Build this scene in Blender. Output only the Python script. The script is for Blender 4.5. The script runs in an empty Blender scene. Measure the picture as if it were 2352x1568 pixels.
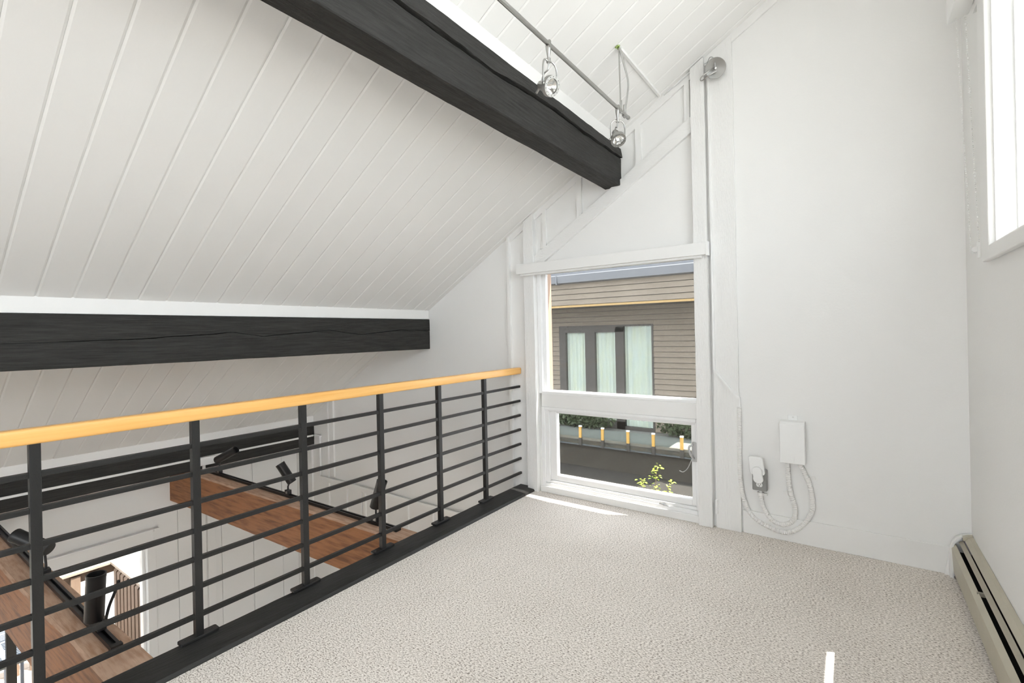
import bpy, bmesh, math, random
from mathutils import Vector, Matrix, noise

random.seed(7)
scene = bpy.context.scene
COL = scene.collection

# ------------------------------------------------------------------ camera
cam_d = bpy.data.cameras.new('camera')
cam_d.sensor_width = 36.0
cam_d.lens = 1101.2 / 2352 * 36.0
cam_d.shift_y = -19.5 / 2352
cam_d.clip_start = 0.02
cam_d.clip_end = 300
cam = bpy.data.objects.new('camera', cam_d)
COL.objects.link(cam)
yaw, roll = math.radians(35.436), math.radians(-1.2)
fwd = Vector((-math.sin(yaw), math.cos(yaw), 0))
rgt0 = Vector((math.cos(yaw), math.sin(yaw), 0))
up0 = Vector((0, 0, 1))
rgt = rgt0 * math.cos(roll) + up0 * math.sin(roll)
upv = up0 * math.cos(roll) - rgt0 * math.sin(roll)
M = Matrix((rgt, upv, -fwd)).transposed().to_4x4()
M.translation = Vector((0, 0, 1.3))
cam.matrix_world = M
scene.camera = cam

# ------------------------------------------------------------------ world, sun, exposure
world = bpy.data.worlds.new('sky')
scene.world = world
world.use_nodes = True
bg = world.node_tree.nodes['Background']
bg.inputs['Color'].default_value = (0.91, 0.955, 1.0, 1)
bg.inputs['Strength'].default_value = 3.2
SUN = Vector((-0.33, -0.16, -1.0))
sun_d = bpy.data.lights.new('sun', 'SUN')
sun_d.energy = 16.0
sun_d.angle = math.radians(0.12)
sun_d.color = (1.0, 0.95, 0.87)
sun = bpy.data.objects.new('sun', sun_d)
sun.rotation_euler = SUN.to_track_quat('-Z', 'Y').to_euler()
sun.location = (6, 6, 14)
COL.objects.link(sun)
vs = scene.view_settings
vs.view_transform = 'Standard'
vs.look = 'None'
vs.gamma = 1.0
vs.use_curve_mapping = False
vs.exposure = 0.78
cy = scene.cycles
cy.max_bounces = 7
cy.diffuse_bounces = 6
cy.glossy_bounces = 3
cy.transparent_max_bounces = 10
cy.use_adaptive_sampling = True
cy.adaptive_threshold = 0.15
cy.use_light_tree = False
cy.use_denoising = True
cy.caustics_reflective = False
cy.caustics_refractive = False
cy.sample_clamp_indirect = 12



# ------------------------------------------------------------------ materials
MATS = {}


def mat(name, col, rough=0.6, metal=0.0, spec=0.5, bump=0.0, bscale=(60, 60, 60), bdetail=4,
        col2=None, cscale=(8, 8, 8), cpos=(0.35, 0.7), cdetail=4, bump2=0.0, b2scale=(4, 4, 4)):
    m = bpy.data.materials.new(name)
    m.use_nodes = True
    nt = m.node_tree
    b = nt.nodes['Principled BSDF']
    b.inputs['Base Color'].default_value = (*col, 1)
    b.inputs['Roughness'].default_value = rough
    b.inputs['Metallic'].default_value = metal
    b.inputs['Specular IOR Level'].default_value = spec
    tc = nt.nodes.new('ShaderNodeTexCoord')

    def ntex(scale, detail):
        mp = nt.nodes.new('ShaderNodeMapping')
        mp.inputs['Scale'].default_value = scale
        nt.links.new(tc.outputs['Object'], mp.inputs['Vector'])
        n = nt.nodes.new('ShaderNodeTexNoise')
        n.inputs['Scale'].default_value = 1.0
        n.inputs['Detail'].default_value = detail
        nt.links.new(mp.outputs['Vector'], n.inputs['Vector'])
        return n
    if col2 is not None:
        n = ntex(cscale, cdetail)
        r = nt.nodes.new('ShaderNodeValToRGB')
        r.color_ramp.elements[0].position = cpos[0]
        r.color_ramp.elements[1].position = cpos[1]
        r.color_ramp.elements[0].color = (*col, 1)
        r.color_ramp.elements[1].color = (*col2, 1)
        nt.links.new(n.outputs['Fac'], r.inputs['Fac'])
        nt.links.new(r.outputs['Color'], b.inputs['Base Color'])
    last = None
    for st, sc, dt in ((bump, bscale, bdetail), (bump2, b2scale, 2)):
        if st > 0:
            n = ntex(sc, dt)
            bp = nt.nodes.new('ShaderNodeBump')
            bp.inputs['Strength'].default_value = st
            bp.inputs['Distance'].default_value = 0.01
            nt.links.new(n.outputs['Fac'], bp.inputs['Height'])
            if last:
                nt.links.new(last.outputs['Normal'], bp.inputs['Normal'])
            last = bp
    if last:
        nt.links.new(last.outputs['Normal'], b.inputs['Normal'])
    MATS[name] = m
    return m


W = (0.83, 0.825, 0.812)
mat('white_wall', W, 0.65, bump=0.05, bscale=(90, 90, 90), bump2=0.03, b2scale=(5, 5, 5))
mat('white_plank', (0.84, 0.835, 0.822), 0.5, bump=0.04, bscale=(10, 60, 60))
mat('white_rough', (0.82, 0.815, 0.802), 0.6, bump=0.35, bscale=(170, 170, 22), bdetail=6)
mat('white_rough_x', (0.82, 0.815, 0.802), 0.6, bump=0.35, bscale=(30, 170, 120), bdetail=6)
mat('white_trim', (0.83, 0.825, 0.812), 0.45, bump=0.02)
mat('white_vinyl', (0.86, 0.86, 0.86), 0.3)
mat('white_plastic', (0.84, 0.84, 0.83), 0.35)
mat('white_conduit', (0.82, 0.81, 0.79), 0.5, col2=(0.10, 0.095, 0.09), cscale=(60, 60, 60), cpos=(0.745, 0.77), cdetail=3)
mat('black_beam', (0.022, 0.0215, 0.02), 0.7, spec=0.3, bump=0.7, bscale=(90, 9, 130), bdetail=8,
    col2=(0.040, 0.039, 0.037), cscale=(60, 6, 90), bump2=0.35, b2scale=(8, 1.2, 14))
mat('black_paint', (0.014, 0.014, 0.014), 0.4, spec=0.5, bump=0.12, bscale=(150, 150, 150))
mat('black_curb', (0.016, 0.016, 0.015), 0.55, spec=0.4, bump=0.3, bscale=(90, 14, 90), bdetail=6,
    col2=(0.030, 0.029, 0.028), cscale=(30, 4, 30))
mat('black_can', (0.010, 0.010, 0.011), 0.38)
mat('honey_wood', (0.92, 0.53, 0.175), 0.28, col2=(0.85, 0.44, 0.12), cscale=(60, 2.5, 60), cpos=(0.4, 0.75))
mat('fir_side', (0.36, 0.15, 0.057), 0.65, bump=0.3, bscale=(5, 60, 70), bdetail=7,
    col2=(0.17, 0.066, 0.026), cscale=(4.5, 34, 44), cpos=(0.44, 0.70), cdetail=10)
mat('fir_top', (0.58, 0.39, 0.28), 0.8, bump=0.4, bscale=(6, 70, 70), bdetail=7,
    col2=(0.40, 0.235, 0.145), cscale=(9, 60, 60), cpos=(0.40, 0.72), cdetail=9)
mat('steel_dark', (0.03, 0.03, 0.032), 0.5, metal=0.3)
mat('nickel', (0.46, 0.455, 0.44), 0.28, metal=1.0)
mat('nickel_matt', (0.42, 0.415, 0.40), 0.42, metal=0.9)
mat('bright_reflector', (0.9, 0.9, 0.88), 0.15, metal=1.0)
mat('silver_plastic', (0.50, 0.50, 0.50), 0.35, metal=0.6)
mat('grey_box', (0.27, 0.27, 0.26), 0.45, metal=0.2)
mat('slot_dark', (0.01, 0.01, 0.01), 0.7)
mat('heater_beige', (0.50, 0.465, 0.37), 0.4, col2=(0.46, 0.425, 0.335), cscale=(6, 6, 6))
mat('heater_dark', (0.012, 0.011, 0.009), 0.7)
mat('heater_slat', (0.36, 0.33, 0.26), 0.5)
mat('green_glass', (0.34, 0.46, 0.14), 0.2)
mat('siding', (0.21, 0.178, 0.138), 0.75, col2=(0.175, 0.146, 0.112), cscale=(2, 10, 14), bump=0.1)
mat('siding_trim', (0.36, 0.24, 0.09), 0.6)
mat('gutter_grey', (0.15, 0.16, 0.175), 0.5, metal=0.1)
mat('pink_wood', (0.42, 0.29, 0.21), 0.7)
mat('door_frame_grey', (0.045, 0.041, 0.036), 0.6)
mat('curtain_pale', (0.86, 0.89, 0.85), 0.8, col2=(0.88, 0.87, 0.70), cscale=(12, 1, 2))
mat('roof_dark', (0.013, 0.012, 0.0095), 0.9, col2=(0.020, 0.018, 0.014), cscale=(60, 60, 60), bump=0.2)
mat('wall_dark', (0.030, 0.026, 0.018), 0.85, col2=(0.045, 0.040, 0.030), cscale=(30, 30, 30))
mat('deck_fascia', (0.16, 0.10, 0.055), 0.8, col2=(0.05, 0.04, 0.03), cscale=(5, 5, 22))
mat('brass_post', (0.55, 0.33, 0.08), 0.45)
mat('deck_grey', (0.17, 0.175, 0.16), 0.7)
mat('redwood', (0.21, 0.145, 0.105), 0.75, col2=(0.155, 0.10, 0.072), cscale=(8, 8, 2), bump=0.15, bscale=(60, 60, 9))
mat('redwood_cap', (0.36, 0.29, 0.235), 0.75, col2=(0.30, 0.235, 0.19), cscale=(8, 8, 8))
mat('concrete', (0.30, 0.30, 0.30), 0.9, col2=(0.24, 0.24, 0.24), cscale=(2, 2, 2))
mat('table_metal', (0.30, 0.34, 0.42), 0.35, metal=0.6)
mat('lower_floor', (0.62, 0.55, 0.47), 0.5)
mat('leaf_lime', (0.42, 0.56, 0.04), 0.5)
mat('leaf_dark', (0.035, 0.055, 0.018), 0.6)
mat('leaf_mid', (0.10, 0.17, 0.04), 0.6)
mat('stem_brown', (0.16, 0.11, 0.05), 0.8)


def carpet_material():
    m = bpy.data.materials.new('carpet')
    m.use_nodes = True
    nt = m.node_tree
    b = nt.nodes['Principled BSDF']
    b.inputs['Roughness'].default_value = 0.95
    b.inputs['Specular IOR Level'].default_value = 0.1
    tc = nt.nodes.new('ShaderNodeTexCoord')

    def nz(scale, detail):
        mp = nt.nodes.new('ShaderNodeMapping')
        mp.inputs['Scale'].default_value = scale
        nt.links.new(tc.outputs['Object'], mp.inputs['Vector'])
        n = nt.nodes.new('ShaderNodeTexNoise')
        n.inputs['Scale'].default_value = 1.0
        n.inputs['Detail'].default_value = detail
        n.inputs['Roughness'].default_value = 0.65
        nt.links.new(mp.outputs['Vector'], n.inputs['Vector'])
        return n
    a = nz((105, 185, 105), 4)
    c = nz((3, 3, 3), 2)
    mx = nt.nodes.new('ShaderNodeMath')
    mx.operation = 'MULTIPLY_ADD'
    mx.inputs[1].default_value = 0.05
    nt.links.new(c.outputs['Fac'], mx.inputs[0])
    nt.links.new(a.outputs['Fac'], mx.inputs[2])
    r = nt.nodes.new('ShaderNodeValToRGB')
    e = r.color_ramp.elements
    e[0].position, e[0].color = 0.37, (0.15, 0.12, 0.095, 1)
    e[1].position, e[1].color = 0.63, (0.95, 0.90, 0.85, 1)
    k = r.color_ramp.elements.new(0.48)
    k.color = (0.67, 0.615, 0.56, 1)
    nt.links.new(mx.outputs[0], r.inputs['Fac'])
    nt.links.new(r.outputs['Color'], b.inputs['Base Color'])
    bp = nt.nodes.new('ShaderNodeBump')
    bp.inputs['Strength'].default_value = 0.12
    bp.inputs['Distance'].default_value = 0.004
    nt.links.new(a.outputs['Fac'], bp.inputs['Height'])
    nt.links.new(bp.outputs['Normal'], b.inputs['Normal'])
    MATS['carpet'] = m


carpet_material()


def glass_material(name, tint, haze, hazecol, refl=0.5):
    m = bpy.data.materials.new(name)
    m.use_nodes = True
    nt = m.node_tree
    nt.nodes.remove(nt.nodes['Principled BSDF'])
    out = nt.nodes['Material Output']
    tr = nt.nodes.new('ShaderNodeBsdfTransparent')
    tr.inputs['Color'].default_value = (*tint, 1)
    gl = nt.nodes.new('ShaderNodeBsdfGlossy')
    gl.inputs['Roughness'].default_value = 0.03
    fr = nt.nodes.new('ShaderNodeFresnel')
    fr.inputs['IOR'].default_value = 1.3
    ml = nt.nodes.new('ShaderNodeMath')
    ml.operation = 'MULTIPLY'
    ml.inputs[1].default_value = refl
    nt.links.new(fr.outputs['Fac'], ml.inputs[0])
    m1 = nt.nodes.new('ShaderNodeMixShader')
    nt.links.new(ml.outputs[0], m1.inputs[0])
    nt.links.new(tr.outputs[0], m1.inputs[1])
    nt.links.new(gl.outputs[0], m1.inputs[2])
    df = nt.nodes.new('ShaderNodeBsdfDiffuse')
    df.inputs['Color'].default_value = (*hazecol, 1)
    m2 = nt.nodes.new('ShaderNodeMixShader')
    if haze > 0:
        tc = nt.nodes.new('ShaderNodeTexCoord')
        n = nt.nodes.new('ShaderNodeTexNoise')
        n.inputs['Scale'].default_value = 260
        n.inputs['Detail'].default_value = 1
        nt.links.new(tc.outputs['Object'], n.inputs['Vector'])
        h = nt.nodes.new('ShaderNodeMath')
        h.operation = 'MULTIPLY'
        h.inputs[1].default_value = haze * 2
        nt.links.new(n.outputs['Fac'], h.inputs[0])
        nt.links.new(h.outputs[0], m2.inputs[0])
    else:
        m2.inputs[0].default_value = 0
    nt.links.new(m1.outputs[0], m2.inputs[1])
    nt.links.new(df.outputs[0], m2.inputs[2])
    nt.links.new(m2.outputs[0], out.inputs['Surface'])
    MATS[name] = m


glass_material('glass_screened', (0.90, 0.90, 0.90), 0.055, (0.42, 0.40, 0.36))
glass_material('glass_hazy', (0.88, 0.88, 0.88), 0.085, (0.50, 0.48, 0.45))
glass_material('glass_clear', (0.95, 0.96, 0.95), 0.0, (0.5, 0.5, 0.5))
glass_material('glass_outdoor', (0.90, 0.93, 0.92), 0.05, (0.4, 0.45, 0.45))


# ------------------------------------------------------------------ mesh helpers
class MB:
    def __init__(s):
        s.v, s.f, s.m = [], [], []

    def add(s, vs_, fs_, mi=0):
        o = len(s.v)
        s.v += [tuple(p) for p in vs_]
        for q in fs_:
            s.f.append(tuple(i + o for i in q))
            s.m.append(mi)
        return s

    def box(s, x0, x1, y0, y1, z0, z1, mi=0):
        return s.add([(x0, y0, z0), (x1, y0, z0), (x1, y1, z0), (x0, y1, z0),
                      (x0, y0, z1), (x1, y0, z1), (x1, y1, z1), (x0, y1, z1)],
                     [(0, 3, 2, 1), (4, 5, 6, 7), (0, 1, 5, 4), (1, 2, 6, 5), (2, 3, 7, 6), (3, 0, 4, 7)], mi)

    def obox(s, c, ax, ay, az, mi=0):
        c, ax, ay, az = Vector(c), Vector(ax), Vector(ay), Vector(az)
        p = []
        for k in (-1, 1):
            for i, j in ((-1, -1), (1, -1), (1, 1), (-1, 1)):
                p.append(c + ax * i + ay * j + az * k)
        return s.add(p, [(0, 3, 2, 1), (4, 5, 6, 7), (0, 1, 5, 4), (1, 2, 6, 5), (2, 3, 7, 6), (3, 0, 4, 7)], mi)

    def prism(s, poly, axis, a0, a1, mi=0):
        def P(u, v, a):
            return (u, a, v) if axis == 'y' else ((a, u, v) if axis == 'x' else (u, v, a))
        n = len(poly)
        vv = [P(u, v, a0) for u, v in poly] + [P(u, v, a1) for u, v in poly]
        ff = [tuple(range(n)), tuple(range(2 * n - 1, n - 1, -1))]
        for i in range(n):
            j = (i + 1) % n
            ff.append((i, i + n, j + n, j))
        return s.add(vv, ff, mi)

    def tube(s, pts, r, n=8, mi=0, caps=True):
        pts = [Vector(p) for p in pts]
        N = len(pts)
        rs = r if isinstance(r, (list, tuple)) else [r] * N
        t0 = (pts[1] - pts[0]).normalized()
        ref = Vector((0, 0, 1)) if abs(t0.z) < 0.9 else Vector((1, 0, 0))
        u = t0.cross(ref).normalized()
        vv, ff = [], []
        for i, p in enumerate(pts):
            a = pts[max(i - 1, 0)]
            b = pts[min(i + 1, N - 1)]
            t = (b - a).normalized()
            u = (u - t * u.dot(t)).normalized()
            w = t.cross(u)
            for k in range(n):
                an = 2 * math.pi * k / n
                vv.append(p + (u * math.cos(an) + w * math.sin(an)) * rs[i])
        for i in range(N - 1):
            for k in range(n):
                l = (k + 1) % n
                ff.append((i * n + k, i * n + l, (i + 1) * n + l, (i + 1) * n + k))
        if caps:
            ff.append(tuple(range(n - 1, -1, -1)))
            ff.append(tuple(range((N - 1) * n, N * n)))
        return s.add(vv, ff, mi)

    def lathe(s, prof, o, ax, n=20, mi=0, close=False):
        o, ax = Vector(o), Vector(ax).normalized()
        ref = Vector((0, 0, 1)) if abs(ax.z) < 0.9 else Vector((1, 0, 0))
        u = ax.cross(ref).normalized()
        w = ax.cross(u)
        vv, ff = [], []
        for r, h in prof:
            for k in range(n):
                an = 2 * math.pi * k / n
                vv.append(o + ax * h + (u * math.cos(an) + w * math.sin(an)) * max(r, 1e-4))
        m = len(prof)
        for i in range(m - (0 if close else 1)):
            i2 = (i + 1) % m
            for k in range(n):
                l = (k + 1) % n
                ff.append((i * n + k, i * n + l, i2 * n + l, i2 * n + k))
        return s.add(vv, ff, mi)

    def octa(s, c, r, mi=0):
        c = Vector(c)
        p = [c + Vector(d) * r for d in ((1, 0, 0), (-1, 0, 0), (0, 1, 0), (0, -1, 0), (0, 0, 1), (0, 0, -1))]
        return s.add(p, [(0, 2, 4), (2, 1, 4), (1, 3, 4), (3, 0, 4), (2, 0, 5), (1, 2, 5), (3, 1, 5), (0, 3, 5)], mi)

    def build(s, name, m, parent=None, smooth=False, bevel=0.0, seg=2, recalc=True):
        me = bpy.data.meshes.new(name)
        me.from_pydata([tuple(p) for p in s.v], [], s.f)
        ms = m if isinstance(m, (list, tuple)) else [m]
        for x in ms:
            me.materials.append(MATS[x])
        for p, i in zip(me.polygons, s.m):
            p.material_index = i
        if recalc:
            b = bmesh.new()
            b.from_mesh(me)
            bmesh.ops.recalc_face_normals(b, faces=b.faces)
            b.to_mesh(me)
            b.free()
        if smooth:
            for p in me.polygons:
                p.use_smooth = True
            me.set_sharp_from_angle(angle=math.radians(40))
        ob = bpy.data.objects.new(name, me)
        COL.objects.link(ob)
        if bevel > 0:
            md = ob.modifiers.new('bevel', 'BEVEL')
            md.width = bevel
            md.segments = seg
            md.limit_method = 'ANGLE'
            md.angle_limit = math.radians(50)
        if parent is not None:
            ob.parent = parent
            ob.matrix_parent_inverse = parent.matrix_world.inverted()
        return ob


def box(name, m, x0, x1, y0, y1, z0, z1, parent=None, bevel=0.0):
    return MB().box(x0, x1, y0, y1, z0, z1).build(name, m, parent, bevel=bevel)


def empty(name, loc=(0, 0, 0)):
    o = bpy.data.objects.new(name, None)
    o.location = loc
    o.empty_display_size = 0.05
    COL.objects.link(o)
    o.matrix_world = Matrix.Translation(loc)
    return o


def tag(o, label, cat, group=None, kind=None):
    o['label'] = label
    if cat:
        o['category'] = cat
    if group:
        o['group'] = group
    if kind:
        o['kind'] = kind
    return o


def struct(o, label=None):
    o['kind'] = 'structure'
    if label:
        o['label'] = label
    return o


def spline(pts, per=8):
    pts = [Vector(p) for p in pts]
    out = []
    for i in range(len(pts) - 1):
        p0 = pts[max(i - 1, 0)]
        p1, p2 = pts[i], pts[i + 1]
        p3 = pts[min(i + 2, len(pts) - 1)]
        for k in range(per):
            t = k / per
            out.append(0.5 * ((2 * p1) + (p2 - p0) * t + (2 * p0 - 5 * p1 + 4 * p2 - p3) * t * t +
                              (3 * p1 - p0 - 3 * p2 + p3) * t ** 3))
    out.append(pts[-1])
    return out


def resample(pts, step):
    pts = [Vector(p) for p in pts]
    out = [pts[0].copy()]
    acc = 0.0
    for a, b in zip(pts, pts[1:]):
        L = (b - a).length
        d = step - acc
        while d <= L:
            out.append(a.lerp(b, d / L))
            d += step
        acc = (acc + L) % step
    return out


def instance(src, parent, loc):
    o = src.copy()
    COL.objects.link(o)
    o.parent = parent
    o.location = loc
    return o


# ------------------------------------------------------------------ main dimensions
YG = 3.34            # inside face of the gable wall
YO = 3.43            # its outer face
XR = 0.475           # inside face of the right wall
XRO = 0.665
XL = -5.75           # inside face of the left wall (lower storey)
YB = -2.8            # back wall
ZL = -2.45           # lower floor
SL, Z0 = 0.595, 3.539
cs = 1 / math.sqrt(1 + SL * SL)
sn = SL * cs


def zc(x):
    return Z0 + SL * x


# ------------------------------------------------------------------ ceiling
ceil = MB().prism([(-6.0, zc(-6.0) + 0.03), (XRO, zc(XRO) + 0.03), (XRO, zc(XRO) + 0.12), (-6.0, zc(-6.0) + 0.12)],
                  'y', YB - 0.2, YO).build('ceiling', 'white_plank')
struct(ceil, 'white painted tongue and groove plank ceiling sloping up to the right')
PW = 0.142


def plank_mesh():
    b = MB()
    h = PW / 2 - 0.0002
    c, d, t = 0.0085, 0.0042, 0.024
    prof = [(-h, t), (-h, d), (-h + c, 0), (h - c, 0), (h, d), (h, t)]
    xs = (XL - 0.2, XR + 0.02)
    vv, n = [], len(prof)
    for x in xs:
        for yy, nn in prof:
            vv.append((x - sn * nn, yy, zc(x) + cs * nn))
    ff = [tuple(range(n)), tuple(range(2 * n - 1, n - 1, -1))]
    for i in range(n):
        j = (i + 1) % n
        ff.append((i, i + n, j + n, j))
    b.add(vv, ff)
    return b.build('plank', 'white_plank', ceil)


first = plank_mesh()
k0 = 0
ys = []
y = 0.582 + PW / 2
while y - PW > YB - 0.1:
    y -= PW
while y + PW / 2 < YG + 0.12:
    ys.append(y)
    y += PW
for i, yy in enumerate(ys):
    o = first if i == 0 else instance(first, ceil, (0, 0, 0))
    o.location = (0, yy, random.uniform(-0.0012, 0.0012))

# roof above with its overhangs
EX = 1.321
rb = MB().prism([(-6.5, zc(-6.5) + 0.13), (EX, zc(EX)), (EX, zc(EX) + 0.34), (-6.5, zc(-6.5) + 0.34)],
                'y', YB - 0.5, 3.62)
roof = rb.build('roof', 'gutter_grey')
struct(roof, 'sloping roof over the loft with overhanging eaves')

# ------------------------------------------------------------------ floors
floor = box('floor', 'carpet', -2.155, XR, YB, YG, -0.28, 0.0)
struct(floor, 'beige grey speckled loop carpet of the loft')
struct(box('floor_lower', 'lower_floor', XL, XR, YB, YG, ZL - 0.1, ZL), 'wooden floor of the room below the loft')

# ------------------------------------------------------------------ far gable wall (with window opening)
WX0, WX1, WZ0, WZ1 = -2.115, -0.862, 0.035, 1.80     # opening
g = MB()
g.prism([(XL - 0.2, ZL), (WX0, ZL), (WX0, zc(WX0) + 0.03), (XL - 0.2, zc(XL - 0.2) + 0.03)], 'y', YG, YO)
g.prism([(WX1, ZL), (XRO, ZL), (XRO, zc(XRO) + 0.03), (WX1, zc(WX1) + 0.03)], 'y', YG, YO)
g.box(WX0, WX1, YG, YO, ZL, WZ0)
g.prism([(WX0, WZ1), (WX1, WZ1), (WX1, zc(WX1) + 0.03), (WX0, zc(WX0) + 0.03)], 'y', YG, YO)
wall_far = g.build('wall_far', 'white_wall')
struct(wall_far, 'white painted gable wall with the two-part window')


def batten(x, w, z0, z1, d=0.019, m='white_trim', parent=wall_far):
    zt0 = z1 if not callable(z1) else z1(x - w / 2)
    zt1 = z1 if not callable(z1) else z1(x + w / 2)
    zb0 = z0 if not callable(z0) else z0(x - w / 2)
    zb1 = z0 if not callable(z0) else z0(x + w / 2)
    return MB().prism([(x - w / 2, zb0), (x + w / 2, zb1), (x + w / 2, zt1), (x - w / 2, zt0)], 'y', YG - d, YG
                      ).build('batten', m, parent)


def ctop(x):
    return zc(x) - 0.004


# lower board-and-batten area
for x in (-5.41, -5.07):
    batten(x, 0.035, ZL, ctop)
for x in (-4.73, -4.40, -4.06, -3.72, -3.37, -3.03, -2.69):
    batten(x, 0.035, ZL, -0.41)
batten(-4.465, 0.03, ZL, -0.41)
batten(-4.965, 0.045, -0.33, ctop, 0.022)
batten(-2.385, 0.022, -0.02, ctop, 0.030)
box('ledge_board', 'white_trim', -5.2, -2.36, YG - 0.018, YG, -0.415, -0.365, wall_far)
box('cornice', 'white_trim', -4.94, -2.40, YG - 0.006, YG, -0.355, -0.348, wall_far)


# diagonal board above the window, its battens and the ceiling trim
def dtop(x):
    return 1.922 + 0.631 * (x + 2.123)


dg = MB().prism([(-2.13, dtop(-2.13)), (-2.13, dtop(-2.13) - 0.112), (-0.845, dtop(-0.845) - 0.105), (-0.845, dtop(-0.845))],
                'y', YG - 0.028, YG)
struct(dg.build('trim_1', 'white_rough_x', bevel=0.002), 'rough white diagonal board running under the roof slope')
for x, w in ((-1.705, 0.042), (-1.228, 0.040), (-2.025, 0.032), (-0.885, 0.034)):
    batten(x, w, lambda q: dtop(q) - 0.01, lambda q: zc(q) - 0.05)
ct = MB().prism([(-2.375, zc(-2.375) - 0.055), (XR, zc(XR) - 0.055), (XR, zc(XR) + 0.004), (-2.375, zc(-2.375) + 0.004)],
                'y', YG - 0.018, YG)
struct(ct.build('trim_2', 'white_trim', bevel=0.004), 'white strip along the gable wall under the ceiling')


def post(name, label, x0, x1, d, m='white_rough'):
    b = MB()
    n = 46
    ztop0, ztop1 = zc(x0) - 0.004, zc(x1) - 0.004
    vv, ff = [], []
    for i in range(n + 1):
        t = i / n
        j0 = 0.003 * noise.noise(Vector((x0 * 9, t * 14, 1)))
        j1 = 0.003 * noise.noise(Vector((x1 * 9, t * 14, 5)))
        for (x, yy, zt, j) in ((x0, YG, ztop0, j0), (x0, YG - d, ztop0, j0), (x1, YG - d, ztop1, j1), (x1, YG, ztop1, j1)):
            vv.append((x + j, yy, zt * t))
    for i in range(n):
        for k in range(4):
            l = (k + 1) % 4
            ff.append((i * 4 + k, i * 4 + l, i * 4 + 4 + l, i * 4 + 4 + k))
    ff += [(0, 1, 2, 3), (4 * n, 4 * n + 1, 4 * n + 2, 4 * n + 3)]
    b.add(vv, ff)
    return struct(b.build(name, m, bevel=0.0025), label)


post('trim_3', 'rough white post board left of the gable window', -2.216, -2.118, 0.045)
post('trim_4', 'rough white post board right of the gable window', -0.856, -0.768, 0.045)
post('trim_5', 'wide rough white corner board beside the cable raceway', -0.752, -0.600, 0.022)

# ------------------------------------------------------------------ right wall with high window
RY0, RY1, RZ0, RZ1 = -1.7, 2.69, 1.615, 3.30
r_ = MB()
r_.prism([(YB, -1.45), (YG, -1.45), (YG, RZ0), (YB, RZ0)], 'x', XR, XRO)
r_.prism([(YB, ZL), (YG, ZL), (YG, -2.2), (YB, -2.2)], 'x', XR, XRO)  # band above stays open: unseen slot added to bounce daylight up from below
r_.prism([(YB, -2.2), (-2.5, -2.2), (-2.5, -1.45), (YB, -1.45)], 'x', XR, XRO)
r_.prism([(2.9, -2.2), (YG, -2.2), (YG, -1.45), (2.9, -1.45)], 'x', XR, XRO)
r_.prism([(YB, RZ1), (YG, RZ1), (YG, zc(XR) + 0.05), (YB, zc(XR) + 0.05)], 'x', XR, XRO)
r_.prism([(YB, RZ0), (RY0, RZ0), (RY0, RZ1), (YB, RZ1)], 'x', XR, XRO)
r_.prism([(RY1, RZ0), (YG, RZ0), (YG, RZ1), (RY1, RZ1)], 'x', XR, XRO)
wall_right = r_.build('wall_right', 'white_wall')
struct(wall_right, 'white painted tall side wall with a high window')

# left wall of the lower storey: vertical grooved panels, glazed door opening
DY1, DZ1 = 1.77, -0.70
l_ = MB()
l_.prism([(YB, DZ1), (YG, DZ1), (YG, zc(XL) + 0.1), (YB, zc(XL) + 0.1)], 'x', XL - 0.2, XL - 0.012)
l_.prism([(DY1, ZL), (YG, ZL), (YG, DZ1), (DY1, DZ1)], 'x', XL - 0.2, XL - 0.012)
l_.prism([(YB, ZL), (-2.2, ZL), (-2.2, DZ1), (YB, DZ1)], 'x', XL - 0.2, XL - 0.012)
wall_left = l_.build('wall_left', 'white_wall')
struct(wall_left, 'white wall of vertical grooved panels below the lowest black beam')
ed = [2.02, 2.29, 2.44, 2.785, 3.135, YG]
for a, b_ in zip(ed, ed[1:]):
    box('panel', 'white_wall', XL - 0.012, XL, a + 0.003, b_ - 0.003, ZL, zc(XL) + 0.05, wall_left, bevel=0.002)
box('panel', 'white_wall', XL - 0.012, XL, -2.79, 2.02 - 0.003, DZ1, zc(XL) + 0.05, wall_left, bevel=0.002)
box('panel', 'white_wall', XL - 0.012, XL, DY1, 2.02 - 0.003, ZL, DZ1, wall_left, bevel=0.002)
box('batten', 'white_trim', XL, XL + 0.018, 2.295, 2.37, ZL, -0.30, wall_left, bevel=0.003)

# back wall, behind the camera, with an unseen opening added to brighten the loft
bk = MB()
bk.box(XL - 0.2, -5.4, YB - 0.2, YB, ZL, zc(-5.4))
bk.prism([(-5.4, ZL), (-2.6, ZL), (-2.6, zc(-2.6)), (-5.4, zc(-5.4))], 'y', YB - 0.2, YB)
bk.prism([(-2.6, ZL), (-1.9, ZL), (-1.9, zc(-1.9)), (-2.6, zc(-2.6))], 'y', YB - 0.2, YB)
bk.box(-1.9, 0.25, YB - 0.2, YB, ZL, 0.05)
bk.prism([(-1.9, 2.3), (0.25, 2.3), (0.25, zc(0.25)), (-1.9, zc(-1.9))], 'y', YB - 0.2, YB)
bk.prism([(0.25, ZL), (XRO, ZL), (XRO, zc(XRO)), (0.25, zc(0.25))], 'y', YB - 0.2, YB)
struct(bk.build('wall_back', 'white_wall'), 'white wall behind the viewer with an opening added for daylight')

# baseboard
struct(MB().box(-0.592, XR, YG - 0.013, YG, 0, 0.145).build('baseboard_far', 'white_trim', bevel=0.003),
       'flat white baseboard under the outlet')

# ------------------------------------------------------------------ gable window
win = empty('window_1', (-1.48, YG, 0.03))
struct(win, 'white window with a fixed upper pane and a low awning pane')


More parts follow.
